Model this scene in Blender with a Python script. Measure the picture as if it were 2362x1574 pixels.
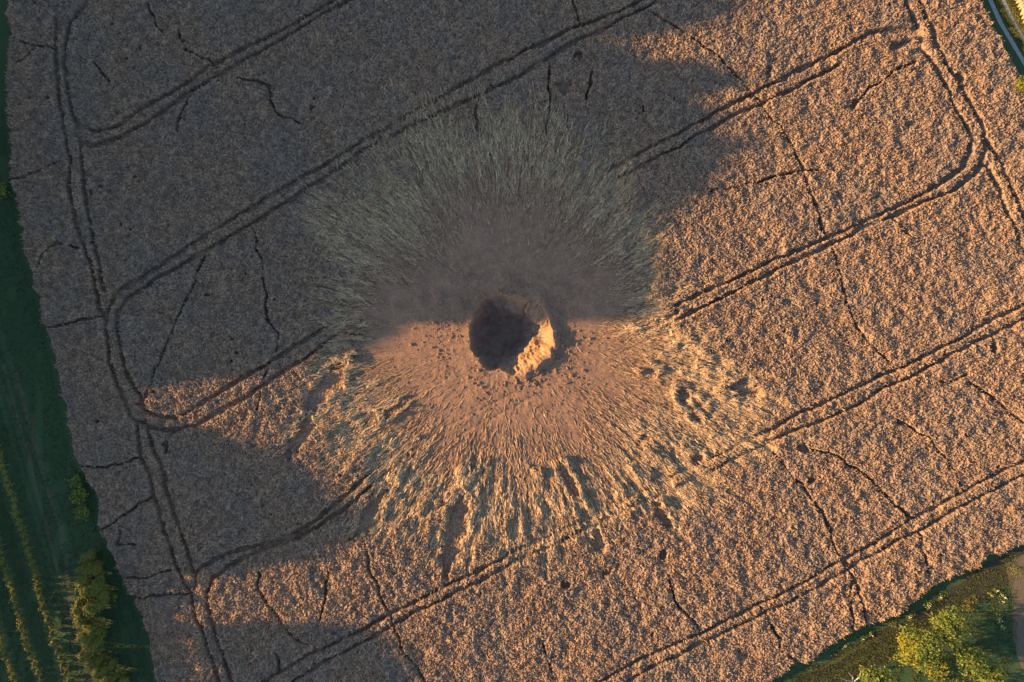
import bpy, bmesh, math, random
import numpy as np
from mathutils import Vector, Matrix

# ------------------------------------------------------------------ reset
for o in list(bpy.data.objects): bpy.data.objects.remove(o, do_unlink=True)
SC = bpy.context.scene
COL = SC.collection
R = math.radians
rng = np.random.default_rng(7)
random.seed(7)

# ------------------------------------------------------------------ camera
H = 84.0            # drone height (m), looking straight down
S = 0.0525          # metres per photograph pixel on the ground
cam = bpy.data.cameras.new('camera'); cam.sensor_width = 36.0
cam.lens = 36.0 * H / (2362 * S); cam.clip_end = 9000.0
camo = bpy.data.objects.new('camera', cam); COL.objects.link(camo)
camo.location = (0, 0, H); SC.camera = camo

# ------------------------------------------------------------------ sky, sun, exposure
SUN_EL = 16.0
TANE = math.tan(R(SUN_EL))
world = bpy.data.worlds.new('World'); SC.world = world; world.use_nodes = True
wn = world.node_tree; wn.nodes.clear()
sky = wn.nodes.new('ShaderNodeTexSky'); sky.sky_type = 'NISHITA'; sky.sun_disc = False
sky.sun_elevation = R(SUN_EL); sky.sun_rotation = R(-90.0); sky.air_density = 1.0; sky.dust_density = 0.6; sky.ozone_density = 1.0
bg = wn.nodes.new('ShaderNodeBackground'); bg.inputs['Strength'].default_value = 0.093
wo = wn.nodes.new('ShaderNodeOutputWorld')
wn.links.new(sky.outputs[0], bg.inputs[0]); wn.links.new(bg.outputs[0], wo.inputs[0])
sl = bpy.data.lights.new('sun', 'SUN'); sl.energy = 4.7; sl.angle = R(0.7); sl.color = (1.0, 0.60, 0.25)
slo = bpy.data.objects.new('sun', sl); COL.objects.link(slo)
slo.rotation_euler = (0, -R(90 - SUN_EL), 0); slo.location = (-60, 0, 60)
vs = SC.view_settings; vs.view_transform = 'Standard'; vs.look = 'None'; vs.gamma = 1.0
vs.exposure = 1.8; vs.use_curve_mapping = False
SC.render.resolution_x = 1024; SC.render.resolution_y = 682
SC.render.engine = 'CYCLES'

# ------------------------------------------------------------------ helpers
def W(px, py, z=0.0):
    """pixel of the photograph -> world x, y of a point at height z"""
    k = S * (H - z) / H
    return ((px - 1181.0) * k, -(py - 787.0) * k)
def Wl(pts, z=0.0): return [W(x, y, z) for x, y in pts]

_T = np.random.default_rng(3).random((512, 512))
def vnoise(x, y, seed=0):
    """smooth value noise, -1..1, period 512"""
    x = np.asarray(x, float) + seed * 37.17; y = np.asarray(y, float) + seed * 91.73
    xi = np.floor(x).astype(int); yi = np.floor(y).astype(int)
    fx = x - xi; fy = y - yi
    fx = fx * fx * (3 - 2 * fx); fy = fy * fy * (3 - 2 * fy)
    a = _T[xi & 511, yi & 511]; b = _T[(xi + 1) & 511, yi & 511]
    c = _T[xi & 511, (yi + 1) & 511]; d = _T[(xi + 1) & 511, (yi + 1) & 511]
    return ((a + (b - a) * fx) * (1 - fy) + (c + (d - c) * fx) * fy) * 2 - 1
def fbm(x, y, seed=0, oct=3):
    s = 0; a = 1.0; t = 0
    for i in range(oct):
        s = s + a * vnoise(x * 2**i, y * 2**i, seed + i * 5); t += a; a *= 0.5
    return s / t
def sstep(a, b, x):
    t = np.clip((x - a) / (b - a), 0, 1); return t * t * (3 - 2 * t)

def mesh_np(name, verts, faces_flat, loop_total, mat=None, attrs=None, smooth=False, mats=None, mat_idx=None):
    me = bpy.data.meshes.new(name)
    verts = np.ascontiguousarray(verts, dtype=np.float32)
    ff = np.ascontiguousarray(faces_flat, dtype=np.int32).ravel()
    nf = len(loop_total)
    me.vertices.add(len(verts)); me.vertices.foreach_set('co', verts.ravel())
    me.loops.add(len(ff)); me.loops.foreach_set('vertex_index', ff)
    me.polygons.add(nf)
    lt = np.asarray(loop_total, dtype=np.int32)
    ls = np.concatenate([[0], np.cumsum(lt)[:-1]]).astype(np.int32)
    me.polygons.foreach_set('loop_start', ls); me.polygons.foreach_set('loop_total', lt)
    if mat_idx is not None: me.polygons.foreach_set('material_index', np.asarray(mat_idx, dtype=np.int32))
    me.polygons.foreach_set('use_smooth', np.full(nf, bool(smooth)))
    me.update(calc_edges=True)
    if attrs:
        for k, v in attrs.items():
            a = me.attributes.new(k, 'FLOAT', 'POINT'); a.data.foreach_set('value', np.ascontiguousarray(v, dtype=np.float32))
    for m in (mats or ([mat] if mat else [])): me.materials.append(m)
    me.validate(clean_customdata=False)
    return me
def link(name, me, parent=None, loc=None):
    o = bpy.data.objects.new(name, me); COL.objects.link(o)
    if parent is not None: o.parent = parent
    if loc is not None: o.location = loc
    return o
def tag(o, label=None, cat=None, group=None, kind=None):
    if label: o['label'] = label
    if cat: o['category'] = cat
    if group: o['group'] = group
    if kind: o['kind'] = kind
    return o
def empty(name, loc, label, cat, group=None):
    o = bpy.data.objects.new(name, None); COL.objects.link(o); o.location = loc; o.empty_display_size = 0.3
    return tag(o, label, cat, group)

# ------------------------------------------------------------------ materials
def mat_new(name):
    m = bpy.data.materials.new(name); m.use_nodes = True
    nt = m.node_tree; nt.nodes.clear()
    out = nt.nodes.new('ShaderNodeOutputMaterial')
    b = nt.nodes.new('ShaderNodeBsdfPrincipled'); b.inputs['Roughness'].default_value = 0.9
    b.inputs['Specular IOR Level'].default_value = 0.15
    nt.links.new(b.outputs[0], out.inputs[0])
    return m, nt, b, out
def n_noise(nt, scale, detail=3, rough=0.6, coord=None):
    n = nt.nodes.new('ShaderNodeTexNoise'); n.inputs['Scale'].default_value = scale
    n.inputs['Detail'].default_value = detail; n.inputs['Roughness'].default_value = rough
    if coord is not None: nt.links.new(coord, n.inputs['Vector'])
    return n.outputs[0]
def n_coord(nt):
    t = nt.nodes.new('ShaderNodeNewGeometry'); return t.outputs['Position']
def n_ramp(nt, fac, stops, interp='LINEAR'):
    r = nt.nodes.new('ShaderNodeValToRGB'); r.color_ramp.interpolation = interp
    e = r.color_ramp.elements
    while len(e) < len(stops): e.new(0.5)
    for i, (p, c) in enumerate(stops):
        e[i].position = p; e[i].color = (*c, 1) if len(c) == 3 else c
    nt.links.new(fac, r.inputs[0]); return r.outputs[0]
def n_mix(nt, fac, a, b, mode='MIX'):
    m = nt.nodes.new('ShaderNodeMix'); m.data_type = 'RGBA'; m.blend_type = mode
    if isinstance(fac, (int, float)): m.inputs[0].default_value = fac
    else: nt.links.new(fac, m.inputs[0])
    for s, v in ((6, a), (7, b)):
        if isinstance(v, tuple): m.inputs[s].default_value = (*v, 1)
        else: nt.links.new(v, m.inputs[s])
    return m.outputs[2]
def n_attr(nt, name):
    a = nt.nodes.new('ShaderNodeAttribute'); a.attribute_name = name; return a.outputs['Fac']
def n_bump(nt, b, h, strength, dist):
    u = nt.nodes.new('ShaderNodeBump'); u.inputs['Strength'].default_value = strength; u.inputs['Distance'].default_value = dist
    nt.links.new(h, u.inputs['Height']); nt.links.new(u.outputs[0], b.inputs['Normal'])
def add_translucent(nt, b, out, col, w):
    t = nt.nodes.new('ShaderNodeBsdfTranslucent'); nt.links.new(col, t.inputs[0])
    m = nt.nodes.new('ShaderNodeMixShader'); m.inputs[0].default_value = w
    nt.links.new(b.outputs[0], m.inputs[1]); nt.links.new(t.outputs[0], m.inputs[2]); nt.links.new(m.outputs[0], out.inputs[0])

def make_crop_mat(name):
    """ripe crop: 'flat' = 1 where stalks lie down (pale straw), 'tint' = per-plant variation"""
    m, nt, b, out = mat_new(name); P = n_coord(nt)
    big = n_noise(nt, 0.16, 5, 0.65, P); mid = n_noise(nt, 1.1, 3, 0.6, P); fine = n_noise(nt, 6.0, 2, 0.7, P)
    heads = n_ramp(nt, fine, [(0.30, (0.15, 0.097, 0.073)), (0.50, (0.25, 0.164, 0.113)), (0.72, (0.41, 0.285, 0.18))])
    warm = n_ramp(nt, mid, [(0.35, (0.23, 0.140, 0.104)), (0.65, (0.33, 0.24, 0.148))])
    c = n_mix(nt, 0.40, heads, warm)
    dull = n_mix(nt, n_ramp(nt, big, [(0.42, (0, 0, 0)), (0.62, (0.75, 0.75, 0.75))]), c, (0.215, 0.165, 0.13))
    straw = n_ramp(nt, fine, [(0.30, (0.22, 0.145, 0.092)), (0.52, (0.405, 0.287, 0.168)), (0.75, (0.64, 0.485, 0.29))])
    olive = n_mix(nt, n_ramp(nt, n_noise(nt, 0.32, 3, 0.6, P), [(0.45, (0, 0, 0)), (0.68, (0.5, 0.5, 0.5))]), straw, (0.29, 0.197, 0.118))
    c = n_mix(nt, n_attr(nt, 'flat'), dull, olive)
    dustc = n_ramp(nt, fine, [(0.28, (0.15, 0.085, 0.055)), (0.5, (0.25, 0.15, 0.098)), (0.72, (0.36, 0.23, 0.145))])
    c = n_mix(nt, n_attr(nt, 'dust'), c, dustc)
    t = n_ramp(nt, n_attr(nt, 'tint'), [(0, (0.62, 0.60, 0.60)), (0.5, (1, 1, 1)), (1, (1.42, 1.42, 1.36))])
    c = n_mix(nt, 1.0, c, t, 'MULTIPLY')
    nt.links.new(c, b.inputs['Base Color']); b.inputs['Roughness'].default_value = 0.85
    add_translucent(nt, b, out, c, 0.12)
    return m
M_CROP = make_crop_mat('ripe_crop')

def make_soil_mat(name, subsoil=False):
    m, nt, b, out = mat_new(name); P = n_coord(nt)
    fine = n_noise(nt, 5.0, 5, 0.75, P); mid = n_noise(nt, 0.8, 4, 0.65, P)
    c = n_ramp(nt, fine, [(0.28, (0.150, 0.084, 0.054)), (0.5, (0.250, 0.148, 0.096)), (0.72, (0.36, 0.225, 0.143))])
    c = n_mix(nt, n_ramp(nt, mid, [(0.42, (0, 0, 0)), (0.62, (0.7, 0.7, 0.7))]), c, (0.165, 0.107, 0.078))
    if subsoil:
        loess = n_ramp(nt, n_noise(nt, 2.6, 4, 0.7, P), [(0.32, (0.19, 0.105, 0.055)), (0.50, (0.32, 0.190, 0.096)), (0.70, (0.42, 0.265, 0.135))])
        c = n_mix(nt, n_attr(nt, 'subsoil'), c, loess)  # loess subsoil, mostly on the sunlit wall: its light is in the colour
        c = n_mix(nt, n_attr(nt, 'depth_shade'), c, n_ramp(nt, mid, [(0.35, (0.16, 0.120, 0.096)), (0.65, (0.28, 0.20, 0.15))]))  # greyer with depth: shade of the hole put into the floor colour
    n_bump(nt, b, fine, 0.9, 0.10)
    nt.links.new(c, b.inputs['Base Color']); b.inputs['Roughness'].default_value = 0.95
    return m
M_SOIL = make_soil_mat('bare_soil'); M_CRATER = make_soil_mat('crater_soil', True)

def make_grass_mat(name, a, bcol, c3, sc=1.2):
    m, nt, b, out = mat_new(name); P = n_coord(nt)
    f = n_noise(nt, 7.0, 3, 0.7, P); g = n_noise(nt, sc, 4, 0.65, P)
    c = n_mix(nt, n_ramp(nt, g, [(0.38, (0, 0, 0)), (0.64, (1, 1, 1))]), n_ramp(nt, f, [(0.3, a), (0.7, bcol)]), c3)
    n_bump(nt, b, f, 0.8, 0.12)
    nt.links.new(c, b.inputs['Base Color'])
    return m
M_GRASS = make_grass_mat('meadow_grass', (0.024, 0.055, 0.025), (0.050, 0.096, 0.037), (0.050, 0.074, 0.032))
M_VERGE = make_grass_mat('verge_grass', (0.06, 0.075, 0.018), (0.13, 0.13, 0.03), (0.15, 0.13, 0.04))
M_TUSSOCK = make_grass_mat('tussock_grass', (0.03, 0.05, 0.018), (0.07, 0.085, 0.022), (0.085, 0.085, 0.03))
M_FALLOW = make_grass_mat('fallow_soil', (0.10, 0.075, 0.055), (0.16, 0.12, 0.085), (0.11, 0.095, 0.065))
M_DRY = make_grass_mat('dry_grass', (0.065, 0.07, 0.04), (0.12, 0.11, 0.075), (0.075, 0.08, 0.045))
M_TRACK = make_grass_mat('shaded_track', (0.035, 0.034, 0.022), (0.055, 0.048, 0.032), (0.032, 0.040, 0.020), 0.5)  # track tone darkened, shade beside the crop put into the colour
def make_concrete():
    m, nt, b, out = mat_new('pale_concrete'); P = n_coord(nt)
    f = n_noise(nt, 3.0, 5, 0.7, P)
    c = n_ramp(nt, f, [(0.3, (0.17, 0.18, 0.165)), (0.7, (0.26, 0.27, 0.25))])
    n_bump(nt, b, f, 0.3, 0.02); nt.links.new(c, b.inputs['Base Color']); return m
M_CONC = make_concrete()
def make_leaf(name, dark, midc, light, tw=0.30):
    m, nt, b, out = mat_new(name); P = n_coord(nt)
    c = n_ramp(nt, n_attr(nt, 'tint'), [(0.0, dark), (0.55, midc), (1.0, light)])
    g = n_noise(nt, 0.9, 3, 0.6, P)
    c = n_mix(nt, n_ramp(nt, g, [(0.4, (0, 0, 0)), (0.7, (0.5, 0.5, 0.5))]), c, light)
    nt.links.new(c, b.inputs['Base Color']); b.inputs['Roughness'].default_value = 0.7
    add_translucent(nt, b, out, c, tw); return m
M_LEAF = make_leaf('broad_leaf', (0.035, 0.060, 0.016), (0.13, 0.165, 0.032), (0.25, 0.27, 0.055))
M_LEAFY = make_leaf('yellowing_leaf', (0.10, 0.11, 0.015), (0.20, 0.19, 0.02), (0.30, 0.26, 0.03))
M_HEDGE = make_leaf('hedge_leaf', (0.07, 0.085, 0.02), (0.13, 0.135, 0.032), (0.20, 0.185, 0.055))
M_VINE = make_leaf('vine_leaf', (0.08, 0.11, 0.025), (0.19, 0.20, 0.045), (0.32, 0.24, 0.06))
M_WOODLEAF = make_leaf('wood_leaf', (0.022, 0.045, 0.014), (0.05, 0.08, 0.02), (0.08, 0.11, 0.03), 0.1)
def make_bark():
    m, nt, b, out = mat_new('bark'); P = n_coord(nt); f = n_noise(nt, 9, 4, 0.7, P)
    nt.links.new(n_ramp(nt, f, [(0.3, (0.04, 0.03, 0.022)), (0.7, (0.09, 0.07, 0.055))]), b.inputs['Base Color'])
    n_bump(nt, b, f, 0.6, 0.05); return m
M_BARK = make_bark()
def make_plain(name, a, c):
    m, nt, b, out = mat_new(name); P = n_coord(nt); f = n_noise(nt, 12, 3, 0.6, P)
    nt.links.new(n_ramp(nt, f, [(0.3, a), (0.7, c)]), b.inputs['Base Color']); return m
M_PALEWOOD = make_plain('bleached_wood', (0.34, 0.29, 0.24), (0.50, 0.43, 0.36))
M_FLOWER = make_plain('white_umbel', (0.55, 0.56, 0.50), (0.80, 0.80, 0.74))
M_POST = make_plain('weathered_post', (0.13, 0.11, 0.09), (0.22, 0.19, 0.16))

# ------------------------------------------------------------------ crater shape
CPX, CPY = 1178.0, 772.0
CX, CY = W(CPX, CPY)
RIM = [(1092,719),(1084,766),(1086,803),(1103,829),(1122,851),(1136,857),(1154,851),(1186,864),(1225,855),(1249,832),
       (1270,817),(1276,784),(1273,755),(1265,730),(1253,711),(1238,696),(1217,690),(1186,683),(1150,684),(1130,688),(1109,692),(1098,706)]
_ra = np.array([math.atan2(-(y - CPY), x - CPX) for x, y in RIM]); _rr = np.array([math.hypot(x - CPX, y - CPY) * S for x, y in RIM])
_o = np.argsort(_ra); _ra = _ra[_o]; _rr = _rr[_o]
def per_interp(th, a, r):
    a3 = np.concatenate([a - 2 * np.pi, a, a + 2 * np.pi]); r3 = np.concatenate([r, r, r])
    return np.interp(th, a3, r3)
def rim_r(th):
    return per_interp(th, _ra, _rr) * (1 + 0.032 * vnoise(th * 7, th * 0 + 3, 4) + 0.018 * vnoise(th * 19, th * 0, 9))
def ang(deg_img): return np.radians(-deg_img)          # image angle, clockwise from right (y down)
def bump_ang(th, deg_img, width):
    d = (th - ang(deg_img) + np.pi) % (2 * np.pi) - np.pi
    return np.exp(-(d / np.radians(width))**2)
def rim_h(th):
    """raised lip of thrown-up earth, highest on the side away from the sun"""
    return 0.05 + 0.62 * np.clip(bump_ang(th, 5, 42) + 0.9 * bump_ang(th, 58, 22) , 0, 1.0) + 0.10 * vnoise(th * 9, th * 0, 12)
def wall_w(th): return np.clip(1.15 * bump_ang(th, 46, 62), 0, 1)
PF = np.array([0, .20, .38, .47, .52, .60, .74, .80, .86, .93, .97, 1.0])
PR = np.array([-5.0, -4.7, -3.2, -1.95, -1.45, -1.12, -0.88, -0.60, -0.46, -0.10, 0.0, 0.0])    # terraced, lit wall
PL_ = np.array([0, .30, .50, .66, .78, .86, .93, .97, 1.0])
PLZ = np.array([-5.0, -4.95, -4.8, -4.5, -4.0, -3.3, -2.2, -0.9, 0.0])
PTF = np.array([0, .30, .48, .62, .74, .86, 1.0]); PTZ = np.array([-5.0, -4.7, -3.6, -2.2, -1.25, -0.55, 0.0])     # crumbled far side                       # steep wall
def ground_z(x, y):
    """height of bare earth (soil) around and in the crater; 0 beyond 16 m"""
    dx = np.asarray(x) - CX; dy = np.asarray(y) - CY
    r = np.hypot(dx, dy); th = np.arctan2(dy, dx)
    rr = rim_r(th); f = r / rr; d = r - rr
    w = wall_w(th); rh = rim_h(th)
    f = np.where(f < 1, np.clip(f + (0.05 * vnoise(x * 0.9, y * 0.9, 22) + 0.035 * vnoise(x * 2.3, y * 2.3, 23)) * sstep(0.1, 0.4, f) * sstep(1.0, 0.86, f), 0, 0.9999), f)
    wt_ = np.clip(bump_ang(th, 285, 42), 0, 1)
    zin = w * np.interp(f, PF, PR) + (1 - w) * (wt_ * np.interp(f, PTF, PTZ) + (1 - wt_) * np.interp(f, PL_, PLZ))
    zin = zin + rh * sstep(0.72, 1.0, f)
    rough = 0.20 * fbm(x * 1.6, y * 1.6, 21, 4) + 0.06 * vnoise(x * 5, y * 5, 24)
    zin = zin + rough * sstep(0.05, 0.4, f) * (0.35 + 0.65 * (f < 0.98))
    lip = rh * np.exp(-(np.clip(d, 0, None) / 0.5)**2) * (1 + 0.35 * vnoise(x * 2.2, y * 2.2, 31))
    blanket = 0.10 * np.exp(-np.clip(d, 0, None) / 3.5)
    lumps = (0.05 * fbm(x * 1.1, y * 1.1, 41, 3) + 0.07 * np.clip(vnoise(x * 2.4, y * 2.4, 42), 0.25, 1) - 0.0175) * np.exp(-np.clip(d, 0, None) / 6.0)
    rays = 0.022 * vnoise(th * 24, r * 0.5, 43) * sstep(1, 4, d) + 0.02 * vnoise(th * 60, r * 0.9, 44) * sstep(1, 4, d) + 0.05 * vnoise(x * 3.3, y * 3.3, 45) * vnoise(x * 1.1, y * 1.1, 46)
    for (q0, q1) in (((1020, 990), (1195, 902)), ((1060, 1003), (1235, 912))):
        a = np.array(W(*q0)); b = np.array(W(*q1)); v = (b - a) / np.hypot(*(b - a)); u = (x - a[0]) * v[0] + (y - a[1]) * v[1]; e = np.abs(-(x - a[0]) * v[1] + (y - a[1]) * v[0])
        rays = rays - 0.09 * np.exp(-(e / 0.20)**2) * sstep(-1, 1, u) * sstep(np.hypot(*(b - a)) + 1, np.hypot(*(b - a)) - 1, u)
    zout = lip + blanket + lumps + rays
    z = np.where(f < 1, zin, zout)
    return z * sstep(16.0, 13.5, r)

# ------------------------------------------------------------------ ground sheet + crater sheet
NA = 540
th = np.linspace(-np.pi, np.pi, NA, endpoint=False)
RC = 16.0
def polar_mesh(name, rings, mat, attrs_fn=None):
    """rings: list of (x, y, z) arrays of NA points each, inside to outside"""
    V = np.stack([np.stack(r, 1) for r in rings], 0); nr = len(rings)
    verts = V.reshape(-1, 3)
    i = np.arange(nr - 1)[:, None]; j = np.arange(NA)[None, :]; j2 = (j + 1) % NA
    q = np.stack([i * NA + j + 0 * j2, (i + 1) * NA + j + 0 * j2, (i + 1) * NA + j2 + 0 * j, i * NA + j2 + 0 * j], -1).reshape(-1, 4)
    return mesh_np(name, verts, q, np.full(len(q), 4), mat, attrs_fn(verts) if attrs_fn else None, smooth=True)
rr_ = rim_r(th); rings = []
for f in np.concatenate([[0.004], np.linspace(0.03, 1.0, 62)]):
    x = CX + np.cos(th) * rr_ * f; y = CY + np.sin(th) * rr_ * f
    rings.append((x, y, ground_z(x, y)))
nd = 112
for k in range(1, nd + 1):
    u = (k / nd)
    r = rr_ + (RC - rr_) * (0.55 * u + 0.45 * u * u)
    x = CX + np.cos(th) * r; y = CY + np.sin(th) * r
    rings.append((x, y, ground_z(x, y) if k < nd else np.zeros(NA)))
def sub_attr(v):
    r = np.hypot(v[:, 0] - CX, v[:, 1] - CY); t = np.arctan2(v[:, 1] - CY, v[:, 0] - CX)
    inside = r < rim_r(t) * 1.02
    nz = 0.25 * vnoise(v[:, 0] * 1.3, v[:, 1] * 1.3, 5)
    return {'subsoil': np.where(inside, sstep(0.55, 0.10, v[:, 2] + nz) * sstep(-3.0, -1.9, v[:, 2] + nz) * (0.15 + 0.85 * wall_w(t)), 0), 'depth_shade': np.where(inside, sstep(-0.9, -2.2, v[:, 2] + nz), 0)}  # loess weighted to the sunlit wall; painted shade deepens towards the floor
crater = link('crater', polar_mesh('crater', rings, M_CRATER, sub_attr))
tag(crater, 'deep round crater with a raised earth lip in the middle of the field', None, None, 'structure')
rings = []
for r in np.concatenate([[RC], np.geomspace(18, 4500, 46)]):
    rings.append((CX + np.cos(th) * r, CY + np.sin(th) * r, np.zeros(NA)))
tag(link('ground', polar_mesh('ground', rings, M_SOIL)), kind='structure')

# ------------------------------------------------------------------ field outline (photo pixels)
LEFT = [(10,-400),(12,0),(15,100),(12,250),(22,400),(38,500),(52,600),(80,680),(97,740),(110,800),(125,870),(140,930),(152,1000),(163,1048),(180,1082),
        (208,1119),(221,1190),(238,1252),(265,1313),(292,1371),(322,1425),(340,1517),(357,1572),(460,1900),(600,2400)]
RIGHT = [(2080,-400),(2272,0),(2300,60),(2330,120),(2362,175),(2440,320),(2640,700)]
BOT = [(1200,1900),(1740,1590),(1773,1574),(1807,1561),(1885,1520),(1912,1504),(1960,1476),(2004,1449),(2076,1421),(2119,1388),(2157,1364),(2190,1345),
       (2237,1320),(2275,1299),(2314,1284),(2362,1262),(2700,1090)]
def field_mask(px, py):
    """signed pixel distance-ish to the field outline, > 0 inside the crop"""
    l = np.array(LEFT, float); r = np.array(RIGHT, float); b = np.array(BOT, float)
    dl = px - np.interp(py, l[:, 1], l[:, 0])
    dr = (np.interp(py, r[:, 1], r[:, 0]) - px) * 0.88
    db = (np.interp(px, b[:, 0], b[:, 1]) - py) * 0.87
    db = np.where(px < 1200, 400, db)
    return np.minimum(np.minimum(dl, dr), db)

# wheel tracks (pairs of tramlines) in photo pixels
TRACKS = [
 [(128,40),(130,130),(133,200),(138,235),(145,275),(152,320),(160,380),(163,430),(170,470),(178,520),(183,540),(195,565),(203,590),(212,630),(220,670),(230,710),(243,732),(247,770),(253,820),(262,860),(275,890),(285,920),(300,950),(315,975),(320,1010),(327,1055),(345,1100),(355,1140),(362,1165),(375,1205),(385,1240),(400,1280),(415,1315),(425,1345),(440,1365),(445,1390),(450,1420),(465,1450),(475,1485),(490,1520),(500,1560),(520,1640)],
 [(205,-5),(180,30),(160,55),(153,90),(150,150),(155,210),(165,255),(178,280),(183,320),(190,370),(195,420),(203,480),(210,530),(216,550),(221,580),(226,610),(232,645),(240,668)],
 [(270,720),(270,760),(278,800),(285,830),(297,870),(310,895),(325,920),(332,945)],
 [(330,970),(345,1005),(357,1040),(372,1080),(385,1130),(395,1170),(405,1205),(418,1235),(430,1265),(440,1290),(450,1318)],
 [(165,255),(185,290),(220,305),(250,300),(285,285),(310,260),(400,213),(480,155),(560,112),(640,75),(700,42),(770,0),(800,-20)],
 [(170,300),(190,325),(215,338),(250,330),(285,315),(340,280),(380,255),(430,215),(470,195),(540,150),(600,120),(680,72),(750,32),(810,0)],
 [(247,740),(253,715),(262,690),(272,668),(330,640),(400,590),(480,540),(560,490),(640,440),(740,385),(800,345),(880,300),(960,255),(1040,210),(1120,165),(1200,122),(1290,82),(1340,57),(1420,28),(1490,-5)],
 [(272,745),(275,720),(290,692),(350,652),(420,608),(490,570),(560,525),(640,480),(760,403),(840,345),(920,305),(1000,265),(1080,230),(1150,198),(1220,162),(1290,118),(1350,85),(1420,52),(1510,5)],
 [(1405,390),(1450,366),(1500,340),(1562,310),(1610,282),(1650,260),(1700,234),(1740,215),(1780,195),(1850,160),(1930,122),(1960,105),(2000,80),(2040,68),(2090,68),(2118,80)],
 [(1400,425),(1450,398),(1500,372),(1562,340),(1620,305),(1680,273),(1730,250),(1760,238),(1810,215),(1860,190),(1900,170),(1935,150)],
 [(2055,110),(2085,97),(2112,108),(2125,118)],
 [(880,690),(830,710),(780,737),(700,787),(620,840),(560,872),(480,920),(430,950),(400,963),(360,960),(335,948),(318,935)],
 [(860,722),(800,757),(740,797),(690,836),(640,867),(560,920),(500,952),(450,982),(400,993),(350,986),(318,972)],
 [(2232,300),(2241,325),(2238,352),(2215,388),(2170,420),(2130,447),(2060,482),(1990,514),(1930,540),(1880,562),(1820,588),(1760,612),(1700,640),(1650,660),(1600,684),(1562,705)],
 [(2268,318),(2272,345),(2260,380),(2232,410),(2200,437),(2150,457),(2080,490),(2000,524),(1940,553),(1880,582),(1800,620),(1740,650),(1680,677),(1620,707),(1562,740)],
 [(1010,985),(950,1018),(890,1060),(840,1102),(800,1140),(740,1195),(690,1224),(640,1245),(560,1267),(500,1287),(458,1315),(448,1345),(442,1380)],
 [(1000,1015),(940,1055),(880,1100),(800,1168),(740,1212),(690,1237),(600,1268),(560,1288),(520,1310),(490,1335),(477,1370),(480,1405),(490,1440),(502,1475),(515,1510),(530,1560),(545,1620)],
 [(2400,684),(2362,702),(2300,730),(2240,765),(2150,810),(2070,850),(1980,890),(1900,930),(1830,960),(1790,985),(1730,1015),(1685,1038),(1600,1080)],
 [(2400,715),(2362,735),(2300,765),(2230,800),(2150,840),(2050,890),(1960,940),(1880,975),(1800,1007),(1700,1055),(1600,1107),(1562,1125),(1500,1150),(1400,1195)],
 [(905,1412),(860,1436),(800,1470),(720,1505),(650,1548),(590,1590)],
 [(905,1440),(840,1478),(760,1520),(680,1570),(640,1600)],
 [(2400,1042),(2362,1060),(2300,1090),(2230,1130),(2150,1175),(2100,1200),(2020,1250),(1950,1287),(1900,1315),(1850,1345),(1780,1380),(1750,1395),(1680,1427),(1620,1460),(1560,1482),(1500,1510),(1440,1540),(1370,1580)],
 [(2400,1078),(2362,1095),(2290,1130),(2200,1180),(2140,1215),(2060,1255),(1980,1300),(1900,1345),(1830,1385),(1760,1415),(1700,1442),(1640,1472),(1580,1502),(1500,1540),(1430,1580)],
 [(2085,-10),(2106,41),(2116,75),(2122,116),(2140,133),(2160,163),(2184,204),(2208,255),(2228,286),(2239,316)],
 [(2118,-10),(2137,44),(2150,68),(2154,99),(2177,136),(2198,173),(2218,204),(2235,238),(2259,279),(2273,316),(2286,343),(2310,381),(2330,428),(2358,496),(2390,560)],
 [(2278,384),(2300,432),(2317,476),(2337,524),(2362,590)],
]
TRACKS += [[(1600,1080),(1500,1128),(1400,1172),(1300,1222),(1200,1268),(1100,1318),(1000,1365),(905,1412)], [(1400,1195),(1300,1245),(1200,1292),(1100,1342),(1000,1392),(905,1440)],
 [(870,712),(930,680)],[(1405,390),(1330,430)],[(1562,722),(1480,765),(1400,805)]]
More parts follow.
